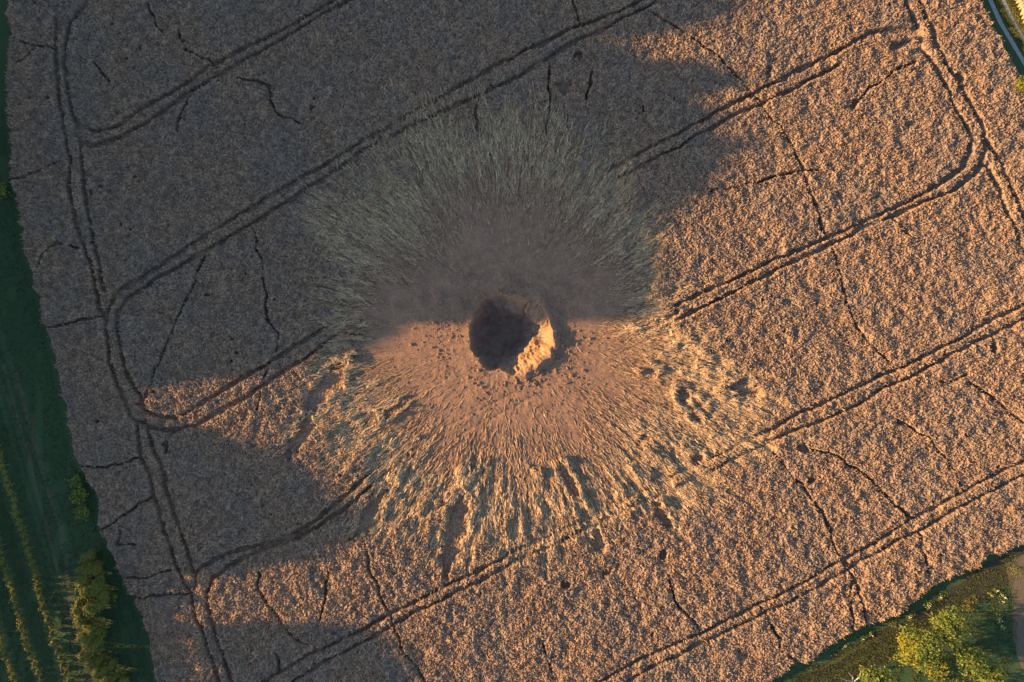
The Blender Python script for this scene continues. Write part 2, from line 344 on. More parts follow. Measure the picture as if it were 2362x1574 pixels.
# narrow trails
TRAILS = [
 [(345,5),(360,50),(375,72)],[(425,112),(450,128),(480,142),(497,158)],[(545,175),(590,185),(620,200),(628,230),(640,258),(655,275),(690,282)],
 [(440,205),(425,250),(412,300)],[(48,97),(95,108),(127,114)],[(42,145),(60,130),(85,112)],[(25,418),(60,405),(95,393),(120,380),(138,375)],
 [(88,615),(95,592),(115,572),(135,560),(165,564),(188,572)],[(100,756),(150,750),(195,736),(240,730)],[(178,1077),(240,1073),(300,1062),(328,1050)],
 [(232,1220),(275,1195),(310,1172),(355,1148)],[(278,1197),(281,1225),(268,1256),(310,1254)],[(285,1330),(330,1335),(395,1312)],[(300,1375),(360,1375),(440,1370)],
 [(578,520),(588,540),(602,605),(608,666),(612,710),(622,744),(646,778),(642,812)],
 [(480,580),(465,610),(440,670),(420,720),(400,760),(380,810),(365,840),(350,870),(338,910),(330,935)],
 [(1318,0),(1330,30),(1337,55)],[(1265,148),(1270,220),(1268,260),(1258,310)],[(1105,210),(1100,260),(1108,300)],[(1365,170),(1350,230)],
 [(1500,25),(1560,65),(1640,115),(1690,165),(1735,215),(1752,240),(1790,280),(1820,320),(1850,390),(1868,440),(1890,510),(1905,548)],
 [(1918,580),(1940,650),(1970,740),(1990,780),(2010,803),(2045,835)],[(1640,445),(1700,432),(1780,412),(1850,396),(1900,392)],
 [(1780,1040),(1820,1090),(1860,1130),(1890,1180),(1910,1220),(1930,1270),(1948,1300),(1965,1330),(1978,1360),(1962,1400),(1965,1450)],[(1975,1360),(1990,1400),(1998,1440)],
 [(1855,1032),(1940,1055),(2000,1100),(2040,1140),(2080,1175),(2110,1200)],[(2080,975),(2140,1010),(2180,1060),(2200,1090),(2220,1135)],
 [(2230,862),(2200,882),(2165,880)],[(2235,880),(2300,925),(2355,975)],[(1755,1398),(1780,1440),(1800,1470),(1795,1502),(1830,1522),(1865,1540)],
 [(1545,1340),(1562,1388),(1600,1440),(1618,1462)],[(838,1255),(860,1330),(905,1420),(912,1455),(930,1500),(965,1540),(985,1574)],
 [(600,1325),(595,1362),(625,1400),(650,1440),(680,1475),(715,1487)],[(632,1505),(645,1545)],[(2112,146),(2060,165),(2030,190),(2000,205),(1972,245)],
 [(2120,1225),(2130,1270),(2145,1330)],[(1950,1290),(1965,1340),(1960,1380)],[(615,860),(600,905),(590,950)],[(760,1320),(745,1380),(740,1430)],
 [(430,985),(395,1000),(385,1040)],[(215,150),(250,190)],[(2060,505),(2100,545)],[(1250,1490),(1270,1530),(1275,1574)],
]
# flattened hollows in the crop: (cx, cy, half length, half width, image angle of the long axis)
HOLES = [(1048,1232,108,27,-75),(1030,1300,45,18,-85),(1855,1035,17,10,20),(1968,242,13,7,-60),(1790,985,14,8,-30),(1530,1278,9,12,0),(1380,1255,18,30,0),
 (1397,1322,10,16,60),(1530,1195,36,14,62),(1577,915,26,14,75),(1605,962,18,11,35),(1720,900,38,24,0),(1610,1058,20,15,0),(1552,1052,12,16,0),
 (850,1190,85,22,-60),(742,905,70,24,-52),(690,1010,60,20,-60),(1312,1110,45,13,65),(1236,1070,24,10,80),(1490,1012,16,14,0),(1500,860,20,16,20),(1870,1110,12,9,0),
 (1340,640,14,9,0),(2075,975,10,6,30),(2290,800,14,10,70),(910,945,36,10,-35),(985,985,26,9,-45),(1305,1350,12,9,0),(2215,180,14,9,30),(1335,130,10,12,0),(1300,200,24,18,0)]

# ------------------------------------------------------------------ blast pattern
def tab(t): a = np.array(t, float); return ang(a[:, 0]) , a[:, 1]
_SA, _SR = tab([(0,205),(20,230),(45,255),(70,240),(90,235),(110,230),(135,205),(155,235),(175,300),(190,300),(205,260),(225,215),(245,235),(262,285),(275,275),(295,230),(315,235),(335,250)])
_FA, _FR = tab([(0,400),(8,480),(16,600),(28,570),(45,540),(70,500),(90,505),(105,520),(120,500),(135,480),(150,500),(165,470),(180,400),(200,430),(225,470),(250,500),(270,500),(290,480),(310,430),(330,390),(345,380)])
def sortper(a, r):
    a = (a + np.pi) % (2 * np.pi) - np.pi; o = np.argsort(a); return a[o], r[o]
_SA, _SR = sortper(_SA, _SR); _FA, _FR = sortper(_FA, _FR * 1.04)
def blast(px, py):
    """returns t (<0 bare soil, 0..1 flattened, >1 standing), theta, r in pixels"""
    dx = px - 1172.0; dy = -(py - 770.0)
    r = np.hypot(dx, dy); t = np.arctan2(dy, dx)
    rs = per_interp(t, _SA, _SR) * (1.06 + 0.13 * vnoise(t * 7, r * 0.004, 60) + 0.16 * vnoise(t * 22, r * 0.008, 61) + 0.08 * vnoise(t * 60, r * 0.02, 62))
    rf = per_interp(t, _FA, _FR) * (1 + 0.07 * vnoise(t * 8, r * 0.003, 63) + 0.13 * vnoise(t * 24, r * 0.010, 64) + 0.08 * vnoise(t * 70, r * 0.03, 65) + 0.07 * vnoise(px * .03, py * .03, 66))
    return (r - rs) / np.maximum(rf - rs, 30), t, r

# ------------------------------------------------------------------ standing and flattened crop canopy
def seg_field(X, Y, x0, y0, dx, lines, z, ox, oy):
    """distance (m) from every grid node to the nearest polyline, capped at 1.2 m"""
    D = np.full(X.shape, 1.2)
    for ln in lines:
        p = np.array(Wl(ln, z))
        for a, b in zip(p[:-1], p[1:]):
            i0 = max(int((min(a[0], b[0]) - 1.2 - x0) / dx), 0); i1 = min(int((max(a[0], b[0]) + 1.2 - x0) / dx) + 2, X.shape[1])
            j0 = max(int((min(a[1], b[1]) - 1.2 - y0) / dx), 0); j1 = min(int((max(a[1], b[1]) + 1.2 - y0) / dx) + 2, X.shape[0])
            if i0 >= i1 or j0 >= j1: continue
            xs = X[j0:j1, i0:i1] + ox[j0:j1, i0:i1]; ys = Y[j0:j1, i0:i1] + oy[j0:j1, i0:i1]
            v = b - a; L = max(v @ v, 1e-9)
            u = np.clip(((xs - a[0]) * v[0] + (ys - a[1]) * v[1]) / L, 0, 1)
            d = np.hypot(xs - a[0] - u * v[0], ys - a[1] - u * v[1])
            D[j0:j1, i0:i1] = np.minimum(D[j0:j1, i0:i1], d)
    return D

ZC = 0.9
GX0, GX1, GY0, GY1, GD = -70.0, 70.0, -48.0, 48.0, 0.135
gx = np.arange(GX0, GX1 + GD, GD); gy = np.arange(GY0, GY1 + GD, GD)
X, Y = np.meshgrid(gx, gy)
jit = np.random.default_rng(11)
Xj = X + jit.uniform(-0.045, 0.045, X.shape); Yj = Y + jit.uniform(-0.045, 0.045, X.shape)
kz = S * (H - 0.7) / H
PX = Xj / kz + 1181; PY = -Yj / kz + 787
white0 = jit.uniform(-1, 1, X.shape)
wob = 0.10 * vnoise(X * 1.1, Y * 1.1, 70) + 0.11 * vnoise(X * 2.4, Y * 2.4, 71) + 0.05 * white0
wx_ = vnoise(X * 0.45, Y * 0.45, 170); wy_ = vnoise(X * 0.45, Y * 0.45, 171); wx2 = vnoise(X * 1.3, Y * 1.3, 172); wy2 = vnoise(X * 1.3, Y * 1.3, 173)
DT = seg_field(X, Y, GX0, GY0, GD, TRACKS, 0.7, 0.16 * wx_ + 0.07 * wx2, 0.16 * wy_ + 0.07 * wy2) + wob * 0.95
DA = seg_field(X, Y, GX0, GY0, GD, TRAILS, 0.7, 0.24 * wx_ + 0.15 * wx2, 0.24 * wy_ + 0.15 * wy2) + wob * 0.75
T, TH, RR = blast(PX, PY)
dust = np.clip(sstep(0.66, 0.0, T + 0.18 * vnoise(TH * 18, RR * 0.006, 160) + 0.10 * vnoise(X * 0.5, Y * 0.5, 161)), 0, 1)
flat = 1 - sstep(0.80, 1.16, T + 0.10 * vnoise(X * 0.7, Y * 0.7, 67))
clump = sstep(-0.05, 0.65, vnoise(X * 0.95, Y * 0.95, 68) + 0.35 * vnoise(X * 2.3, Y * 2.3, 69)) * sstep(0.25, 0.8, T)
flat = flat * (1 - 0.62 * clump)
white = jit.uniform(-1, 1, X.shape)
stand = (0.88 + 0.05 * fbm(X * 0.12, Y * 0.12, 80) + 0.11 * vnoise(X * 0.8, Y * 0.8, 81) + 0.14 * vnoise(X * 1.5, Y * 1.5, 82)
         + 0.08 * vnoise(X * 3.4, Y * 3.4, 83) + 0.115 * white)
patch = sstep(0.05, 0.6, vnoise(X * 0.33, Y * 0.33, 180) + 0.5 * vnoise(X * 0.8, Y * 0.8, 181)) * (0.5 + 0.5 * vnoise(X * 0.06, Y * 0.06, 182))
stand = stand - 0.20 * patch
streak = 0.55 * vnoise(TH * 26, RR * 0.012, 84) + 0.55 * vnoise(TH * 62, RR * 0.022, 85) + 0.45 * vnoise(TH * 130, RR * 0.05, 86)
tt = np.clip(T, 0, 1)
lump = 0.9 * vnoise(TH * 34, RR * 0.016, 187) + 0.5 * vnoise(X * 1.5, Y * 1.5, 188) * sstep(0.2, 0.8, T) + 0.4 * vnoise(X * 3.0, Y * 3.0, 189) * sstep(0.2, 0.8, T)
lying = -0.02 + 0.10 * tt + 0.40 * tt**1.6 + streak * (0.05 + 0.13 * tt) + lump * 0.16 * tt + 0.055 * white * (0.4 + tt)
hgt = lying * flat + stand * (1 - flat)
# thin wisps over the soil's edge
hgt = np.where(T < 0.0, -0.10 + 0.5 * T + streak * 0.12 + 0.05 * white, hgt)
# tracks, trails, hollows
wt = 0.175 + 0.09 * vnoise(X * 0.3, Y * 0.3, 88)
amt = np.clip(1.15 - 0.80 * flat, 0.15, 1)
wt = wt + 0.22 * np.exp(-((PX - 2215) / 75)**2 - ((PY - 385) / 60)**2) + 0.16 * np.exp(-((PX - 2110) / 90)**2 - ((PY - 95) / 45)**2)
trk = (1 - sstep(wt, wt + 0.16, DT)) * np.clip(0.88 + 0.35 * vnoise(X * 0.9, Y * 0.9, 89), 0, 1)
trl = (1 - sstep(0.05, 0.17, DA)) * np.clip(0.92 + 0.40 * vnoise(X * 0.6, Y * 0.6, 90), 0, 1)
low = np.clip(trk * amt, 0, 1)
low = np.maximum(low, trl * np.clip(1 - 0.8 * flat, 0, 1))
rise = np.zeros(X.shape)
for (hx, hy, a, b, dg) in HOLES:
    ca, sa = math.cos(R(dg)), math.sin(R(dg)); dx = PX - hx; dy = PY - hy
    e = np.hypot((dx * ca + dy * sa) / a, (-dx * sa + dy * ca) / b)
    e = e + 0.35 * vnoise(X * 1.2, Y * 1.2, 91) + 0.2 * vnoise(X * 3, Y * 3, 92)
    if a >= 18: rise = np.maximum(rise, np.exp(-((e - 1.35) / 0.45)**2) * (e > 0.9) * np.clip(0.75 + 0.5 * vnoise(X * 1.4, Y * 1.4, 192), 0, 1))
    low = np.maximum(low, (1 - sstep(0.75, 1.05, e)) * 0.95)
    flat = np.maximum(flat, 0.0)
pits = sstep(0.80, 0.95, vnoise(X * 0.62, Y * 0.62, 93) * 0.6 + vnoise(X * 1.9, Y * 1.9, 94) * 0.5) * (1 - flat)
low = np.maximum(low, pits * 0.8)
hgt = np.where(T > 0.3, np.maximum(hgt, (0.80 + 0.10 * white + 0.08 * vnoise(X * 2.6, Y * 2.6, 193)) * rise * (rise > 0.25)), hgt)
hgt = hgt * (1 - low) + (0.06 + 0.05 * white) * low * (T > -0.05) + np.where(T <= -0.05, hgt, 0) * low
dust = np.maximum(dust, 0.9 * sstep(0.30, 0.06, hgt) * (flat > 0.3) * (T > 0))
FM = field_mask(PX, PY) + 9 * vnoise(X * 0.5, Y * 0.5, 95) + 5 * vnoise(X * 1.7, Y * 1.7, 96) - 3
inside = FM > 0
edge = sstep(0, 6, FM)
hgt = hgt * (0.35 + 0.65 * edge)
GZ = np.where(RR * S < 17, ground_z(Xj, Yj), 0)
Z = hgt + np.maximum(GZ, 0) * (hgt > 0)
keep = inside & (hgt > 0.015) & (RR * S > 6.2)
ny, nx = X.shape
idx = np.arange(nx * ny).reshape(ny, nx)
fk = keep[:-1, :-1] | keep[1:, :-1] | keep[:-1, 1:] | keep[1:, 1:]
near = (RR * S > 6.0)
fk &= near[:-1, :-1]
Zf = np.where(keep, Z, np.minimum(Z, -0.06))
Zf = np.where(inside, Zf, -0.06)
Q = np.stack([idx[:-1, :-1], idx[:-1, 1:], idx[1:, 1:], idx[1:, :-1]], -1)[fk]
used = np.zeros(nx * ny, bool); used[Q.ravel()] = True
remap = np.cumsum(used) - 1
V = np.stack([Xj.ravel(), Yj.ravel(), Zf.ravel()], 1)[used]
flatS = np.clip(flat + 0.15 * streak * flat, 0, 1)
# flattened stalks nearest the bare soil are dusted with earth
tint = np.clip(0.5 + 0.26 * white + 0.16 * vnoise(X * 2.1, Y * 2.1, 97), 0, 1)
cme = mesh_np('crop', V, remap[Q.ravel()], np.full(len(Q), 4), M_CROP, {'flat': flatS.ravel()[used], 'tint': tint.ravel()[used], 'dust': dust.ravel()[used]}, smooth=False)
tag(link('crop', cme), 'ripe brown cereal crop covering the whole field around the crater', 'crop', None, 'stuff')

def sample(A, x, y):
    i = np.clip(((x - GX0) / GD).round().astype(int), 0, nx - 1); j = np.clip(((y - GY0) / GD).round().astype(int), 0, ny - 1)
    return A[j, i]

# crop beyond the part seen
def far_crop(d, x0, x1, y0, y1, hole, amp):
    xs = np.arange(x0, x1, d); ys = np.arange(y0, y1, d)
    A, B = np.meshgrid(xs, ys)
    A = A + jit.uniform(-0.3, 0.3, A.shape) * d; B = B + jit.uniform(-0.3, 0.3, A.shape) * d
    px = A / kz + 1181; py = -B / kz + 787
    z = 0.82 + 0.10 * vnoise(A * 0.8, B * 0.8, 99) + 0.10 * vnoise(A * 0.3, B * 0.3, 98) + jit.uniform(-amp, amp, A.shape)
    m = (field_mask(px, py) > 12)
    k = m[:-1, :-1] & m[1:, :-1] & m[:-1, 1:] & m[1:, 1:]
    cx = xs[None, :-1] + d / 2; cy = ys[:-1, None] + d / 2
    k &= (np.abs(cx) > hole[0]) | (np.abs(cy) > hole[1])
    id_ = np.arange(A.size).reshape(A.shape)
    q = np.stack([id_[:-1, :-1], id_[:-1, 1:], id_[1:, 1:], id_[1:, :-1]], -1)[k]
    v = np.stack([A.ravel(), B.ravel(), z.ravel()], 1)
    me = mesh_np('crop_beyond', v, q, np.full(len(q), 4), M_CROP, {'flat': np.zeros(A.size), 'tint': np.clip(0.5 + 0.3 * jit.standard_normal(A.size), 0, 1)})
    tag(link('outer_crop', me), 'ripe brown cereal crop beyond the edge of the picture', 'crop', None, 'stuff')
far_crop(0.4, -82, 82, -86, 86, (69.6, 47.6), 0.16); far_crop(1.2, -110, 130, -200, 200, (81, 85), 0.10)

# ears and leaves standing up out of the canopy
def spikes(n):
    r = np.random.default_rng(21)
    x = r.uniform(-66, 66, n); y = r.uniform(-45, 45, n)
    h = sample(Zf, x, y); fl = sample(flat, x, y); lo = sample(low, x, y)
    k = (h > 0.45) & (lo < 0.4) & (fl < 0.6)
    x, y, h = x[k], y[k], h[k]; n = len(x)
    a = r.uniform(0, 2 * np.pi, n); lean = r.uniform(0.05, 0.28, n); la = r.uniform(0, 2 * np.pi, n)
    w = r.uniform(0.025, 0.06, n); L = r.uniform(0.12, 0.28, n)
    bx, by = np.cos(a) * w, np.sin(a) * w
    tx, ty = np.cos(la) * lean, np.sin(la) * lean
    v = np.empty((n, 4, 3))
    v[:, 0] = np.stack([x - bx, y - by, h - 0.12], 1); v[:, 1] = np.stack([x + bx, y + by, h - 0.12], 1)
    v[:, 2] = np.stack([x + bx * 0.6 + tx, y + by * 0.6 + ty, h - 0.05 + L], 1)
    v[:, 3] = np.stack([x - bx * 0.6 + tx, y - by * 0.6 + ty, h - 0.05 + L * 0.9], 1)
    q = np.arange(n * 4).reshape(n, 4)
    t = np.repeat(np.clip(r.normal(0.58, 0.24, n), 0, 1), 4)
    me = mesh_np('crop_ears', v.reshape(-1, 3), q, np.full(n, 4), M_CROP, {'flat': np.zeros(n * 4), 'tint': t})
    tag(link('crop_ears', me), 'ears of the standing crop rising above the canopy', 'crop', None, 'stuff')
spikes(430000)

# stalks laid flat, pointing away from the crater
def strands(n):
    r = np.random.default_rng(22)
    ta = r.uniform(-np.pi, np.pi, n); rad = np.sqrt(r.uniform(150.0**2, 640.0**2, n))
    px = 1172 + rad * np.cos(ta); py = 770 - rad * np.sin(ta)
    T_, th_, r_ = blast(px, py)
    prob = np.where(T_ < 0, np.exp(T_ / 0.12) * 0.16, np.where(T_ < 0.7, 0.16 + 0.74 * sstep(0.0, 0.42, T_), np.clip((1.25 - T_) / 0.55, 0, 1) * 0.9))
    k = r.uniform(0, 1, n) < prob
    k &= sample(low, (px - 1181) * kz, -(py - 787) * kz) < 0.5
    px, py, th_, T_ = px[k], py[k], th_[k], T_[k]; n = len(px)
    x = (px - 1181) * kz; y = -(py - 787) * kz
    z0 = np.maximum(ground_z(x, y), 0) * 0.6 + np.maximum(sample(Zf, x, y), 0.0) * 0.9
    th_ = th_ + r.normal(0, 0.25, n)
    L = r.uniform(0.45, 1.25, n); w = r.uniform(0.028, 0.075, n)
    lift = r.uniform(0.02, 0.17, n) * np.clip(0.15 + T_, 0.12, 1)
    d = np.stack([np.cos(th_), np.sin(th_)], 1); pn = np.stack([-d[:, 1], d[:, 0]], 1)
    c0 = np.stack([x, y], 1) - d * (L / 2)[:, None]; c1 = c0 + d * (L * 0.62)[:, None]; c2 = c0 + d * L[:, None] + pn * r.normal(0, 0.06, n)[:, None]
    v = np.empty((n, 5, 3))
    v[:, 0, :2] = c0 + pn * w[:, None]; v[:, 1, :2] = c0 - pn * w[:, None]
    v[:, 2, :2] = c1 - pn * w[:, None]; v[:, 3, :2] = c1 + pn * w[:, None]; v[:, 4, :2] = c2
    tl = r.uniform(-0.03, 0.03, n); v[:, 0, 2] = z0 + 0.02 - tl; v[:, 1, 2] = z0 + 0.02 + tl; v[:, 2, 2] = z0 + 0.035 + tl + lift; v[:, 3, 2] = z0 + 0.035 - tl + lift; v[:, 4, 2] = z0 + 0.03 + lift * 1.1
    b = np.arange(n)[:, None] * 5
    q = np.concatenate([b + np.array([[0, 1, 2, 3]]), ], 1); t3 = b + np.array([[3, 2, 4]])
    flatidx = np.concatenate([q, t3], 1).ravel(); lt = np.tile([4, 3], n)
    tv = np.repeat(np.clip(r.normal(0.50, 0.25, n), 0, 1), 5)
    fl = np.repeat(np.clip(1.0 - sstep(0.9, 1.15, T_) * 0.6, 0, 1) * r.uniform(0.6, 1, n), 5)
    me = mesh_np('flattened_stalks', v.reshape(-1, 3), flatidx, lt, M_CROP, {'flat': fl, 'tint': tv, 'dust': np.repeat(np.clip(sample(dust, x, y) * r.uniform(.5, 1.1, n), 0, 1), 5)})
    tag(link('flattened_stalks', me), 'pale crop stalks blown flat in rays around the crater', 'crop', None, 'stuff')
strands(100000)

# ------------------------------------------------------------------ earth clods
def clod_verts(seed, n=1):
    bm = bmesh.new(); bmesh.ops.create_icosphere(bm, subdivisions=n, radius=1.0)
    rr = random.Random(seed)
    for v in bm.verts:
        v.co *= rr.uniform(0.68, 1.18); v.co.z *= 0.72
    V_ = np.array([v.co[:] for v in bm.verts]); F_ = np.array([[v.index for v in f.verts] for f in bm.faces]); bm.free()
    return V_, F_
def clods(n):
    r = np.random.default_rng(31); protos = [clod_verts(s) for s in range(8)]
    ta = r.uniform(-np.pi, np.pi, n); d = r.exponential(3.8, n) + 0.05
    rr = rim_r(ta) + d; k = (rr < 15.5) & (r.uniform(-.55, .75, n) < vnoise(np.cos(ta) * rr * .45, np.sin(ta) * rr * .45, 33) + 0.35 * vnoise(np.cos(ta) * rr * 1.4, np.sin(ta) * rr * 1.4, 34)); ta, rr = ta[k], rr[k]; n = len(ta)
    x = CX + np.cos(ta) * rr; y = CY + np.sin(ta) * rr; z = ground_z(x, y)
    s = np.clip(r.lognormal(-3.5, 0.75, n), 0.012, 0.24)
    VV = []; FF = []; off = 0
    for i in range(n):
        v, f = protos[i % 8]; a = r.uniform(0, 6.28); c, sn = math.cos(a), math.sin(a)
        q = v * s[i] * np.array([r.uniform(.8, 1.3), r.uniform(.8, 1.3), 1])
        q = np.stack([q[:, 0] * c - q[:, 1] * sn + x[i], q[:, 0] * sn + q[:, 1] * c + y[i], q[:, 2] + z[i] + s[i] * 0.35], 1)
        VV.append(q); FF.append(f + off); off += len(v)
    F = np.concatenate(FF)
    me = mesh_np('soil_crumbs', np.concatenate(VV), F, np.full(len(F), 3), M_SOIL)
    tag(link('soil_crumbs', me), 'small crumbs of brown earth strewn over the bare soil', 'soil', None, 'stuff')
clods(15000)
def big_clods():
    r = random.Random(5); meshes = []
    for s in range(5):
        v, f = clod_verts(100 + s, 2)
        v = v * (1 + 0.0) ; me = mesh_np('earth_clod', v, f, np.full(len(f), 3), M_SOIL); meshes.append(me)
    spots = []
    for _ in range(18): spots.append((r.gauss(62, 14), r.uniform(0.35, 1.7)))     # below right of the hole
    for _ in range(8): spots.append((r.gauss(8, 14), r.uniform(0.4, 2.4)))
    for _ in range(14): spots.append((r.uniform(0, 360), r.uniform(0.5, 5.5)))
    for i, (dg, d) in enumerate(spots):
        t = ang(np.array([dg])); q = float(rim_r(t)[0]) + d
        x = CX + math.cos(t[0]) * q; y = CY + math.sin(t[0]) * q
        s = r.uniform(0.10, 0.22)
        o = link('earth_clod', meshes[i % 5]); o.location = (x, y, float(ground_z(np.array([x]), np.array([y]))[0]) + s * 0.30)
        o.scale = (s * r.uniform(.9, 1.4), s, s * r.uniform(.8, 1.2)); o.rotation_euler = (0, 0, r.uniform(0, 6.28))
        tag(o, 'lump of brown earth lying on the bare soil around the crater', 'clod', 'earth clods around the crater')
big_clods()
# slumped slab of turf and earth hanging in the upper right of the hole, plus blocks on the lit wall
def slab(name, pts, z0, z1, seed, mat):
    """pts: outline in pixels, (x, y, height)"""
    bm = bmesh.new(); rr = random.Random(seed)
    top = []; bot = []
    for (px, py, z) in pts:
        x, y = W(px, py, z); top.append(bm.verts.new((x, y, z))); bot.append(bm.verts.new((x + 0.05, y, z - 0.55)))
    bm.faces.new(top[::-1] if False else top); bm.faces.new(bot[::-1])
    n = len(pts)
    for i in range(n): bm.faces.new((top[i], bot[i], bot[(i + 1) % n], top[(i + 1) % n]))
    bmesh.ops.triangulate(bm, faces=bm.faces[:]); bmesh.ops.subdivide_edges(bm, edges=bm.edges[:], cuts=3, use_grid_fill=True)
    for v in bm.verts: v.co += Vector((rr.uniform(-.09, .09), rr.uniform(-.09, .09), rr.uniform(-.13, .10)))
    bmesh.ops.recalc_face_normals(bm, faces=bm.faces[:])
    me = bpy.data.meshes.new(name); bm.to_mesh(me); bm.free(); me.materials.append(mat)
    a = me.attributes.new('subsoil', 'FLOAT', 'POINT'); a.data.foreach_set('value', np.full(len(me.vertices), 0.30, dtype=np.float32))
    return link(name, me, crater)
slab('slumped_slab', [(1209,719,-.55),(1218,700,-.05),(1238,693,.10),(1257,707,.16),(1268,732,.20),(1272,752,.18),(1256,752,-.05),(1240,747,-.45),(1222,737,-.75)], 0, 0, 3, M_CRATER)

# ------------------------------------------------------------------ left side: meadow strip, vine rows, hedge
def sheet(name, pts, z, mat, kind='structure', sub=0):
    bm = bmesh.new(); vs_ = [bm.verts.new((x, y, z)) for x, y in pts]; f = bm.faces.new(vs_)
    if f.normal.z < 0: f.normal_flip()
    bmesh.ops.triangulate(bm, faces=bm.faces[:])
    me = bpy.data.meshes.new(name); bm.to_mesh(me); bm.free(); me.materials.append(mat)
    return tag(link(name, me), kind=kind)
def strip(name, line, w, z, mat, kind='structure', wn_=0.0, seed=0):
    """ribbon along pixel polyline, width w metres"""
    p = [Vector((*W(*q), 0)) for q in line]
    # resample
    pts = []
    for a, b in zip(p[:-1], p[1:]):
        n = max(int((b - a).length / 0.6), 1)
        for i in range(n): pts.append(a.lerp(b, i / n))
    pts.append(p[-1]); L = []; Rr = []
    for i, q in enumerate(pts):
        t = (pts[min(i + 1, len(pts) - 1)] - pts[max(i - 1, 0)]).normalized(); nn = Vector((-t.y, t.x, 0))
        e1 = 1 + wn_ * float(vnoise(i * 0.6, seed, 3)); e2 = 1 + wn_ * float(vnoise(i * 0.6, seed + 7, 4))
        L.append(q + nn * w / 2 * e1); Rr.append(q - nn * w / 2 * e2)
    n = len(pts); v = np.array([[*a[:2], z] for a in L] + [[*a[:2], z] for a in Rr])
    q = np.array([[i, i + n, i + n + 1, i + 1] for i in range(n - 1)])
    return tag(link(name, mesh_np(name, v, q, np.full(len(q), 4), mat)), kind=kind)
meadow = [W(x + 13, y) for x, y in LEFT]
sheet('meadow', meadow + [(-160, meadow[-1][1]), (-160, meadow[0][1])], 0.012, M_GRASS)
strip('farm_track', [(8,840),(40,960),(75,1090),(112,1230),(145,1370),(165,1470),(190,1574),(230,1700)], 0.35, 0.018, M_DRY, wn_=0.6, seed=2)
strip('farm_track', [(36,860),(68,980),(102,1105),(137,1205),(152,1300),(166,1404),(184,1480),(205,1574),(245,1700)], 0.5, 0.018, M_DRY, wn_=0.6, seed=5)

M_SWATH = make_grass_mat('mown_swath', (0.035, 0.070, 0.034), (0.065, 0.110, 0.048), (0.060, 0.085, 0.040))
for k, off in enumerate([-118, -62, -8, 40, 58, 96]):
    strip('mown_swath', [(off + 64 + (yy - 1268) * 0.30 - 8 * (yy < 900), yy) for yy in range(560, 1701, 60)], [1.3, 1.2, 1.2, .5, .4, .8][k], 0.0155 + 0.0004 * k, M_SWATH, wn_=0.35, seed=20 + k)
def leaf_quads(cent, size, r, flatness=0.3, outward=None):
    """quads around centres; returns verts (n*4,3), tint (n*4)"""
    n = len(cent)
    nrm = r.normal(0, 1, (n, 3)); nrm[:, 2] = np.abs(nrm[:, 2]) + flatness
    if outward is not None: nrm = nrm * 0.75 + outward * 0.9
    nrm /= np.linalg.norm(nrm, axis=1)[:, None] + 1e-9
    a = np.cross(nrm, r.normal(0, 1, (n, 3))); a /= np.linalg.norm(a, axis=1)[:, None] + 1e-9
    b = np.cross(nrm, a); s = size * r.uniform(0.6, 1.3, n)
    a = a * s[:, None]; b = b * (s * r.uniform(0.5, 0.8, n))[:, None]
    v = np.stack([cent - a, cent - b * 0.9 + nrm * 0.1 * size, cent + a, cent + b * 0.9 + nrm * 0.1 * size], 1)
    return v.reshape(-1, 3)
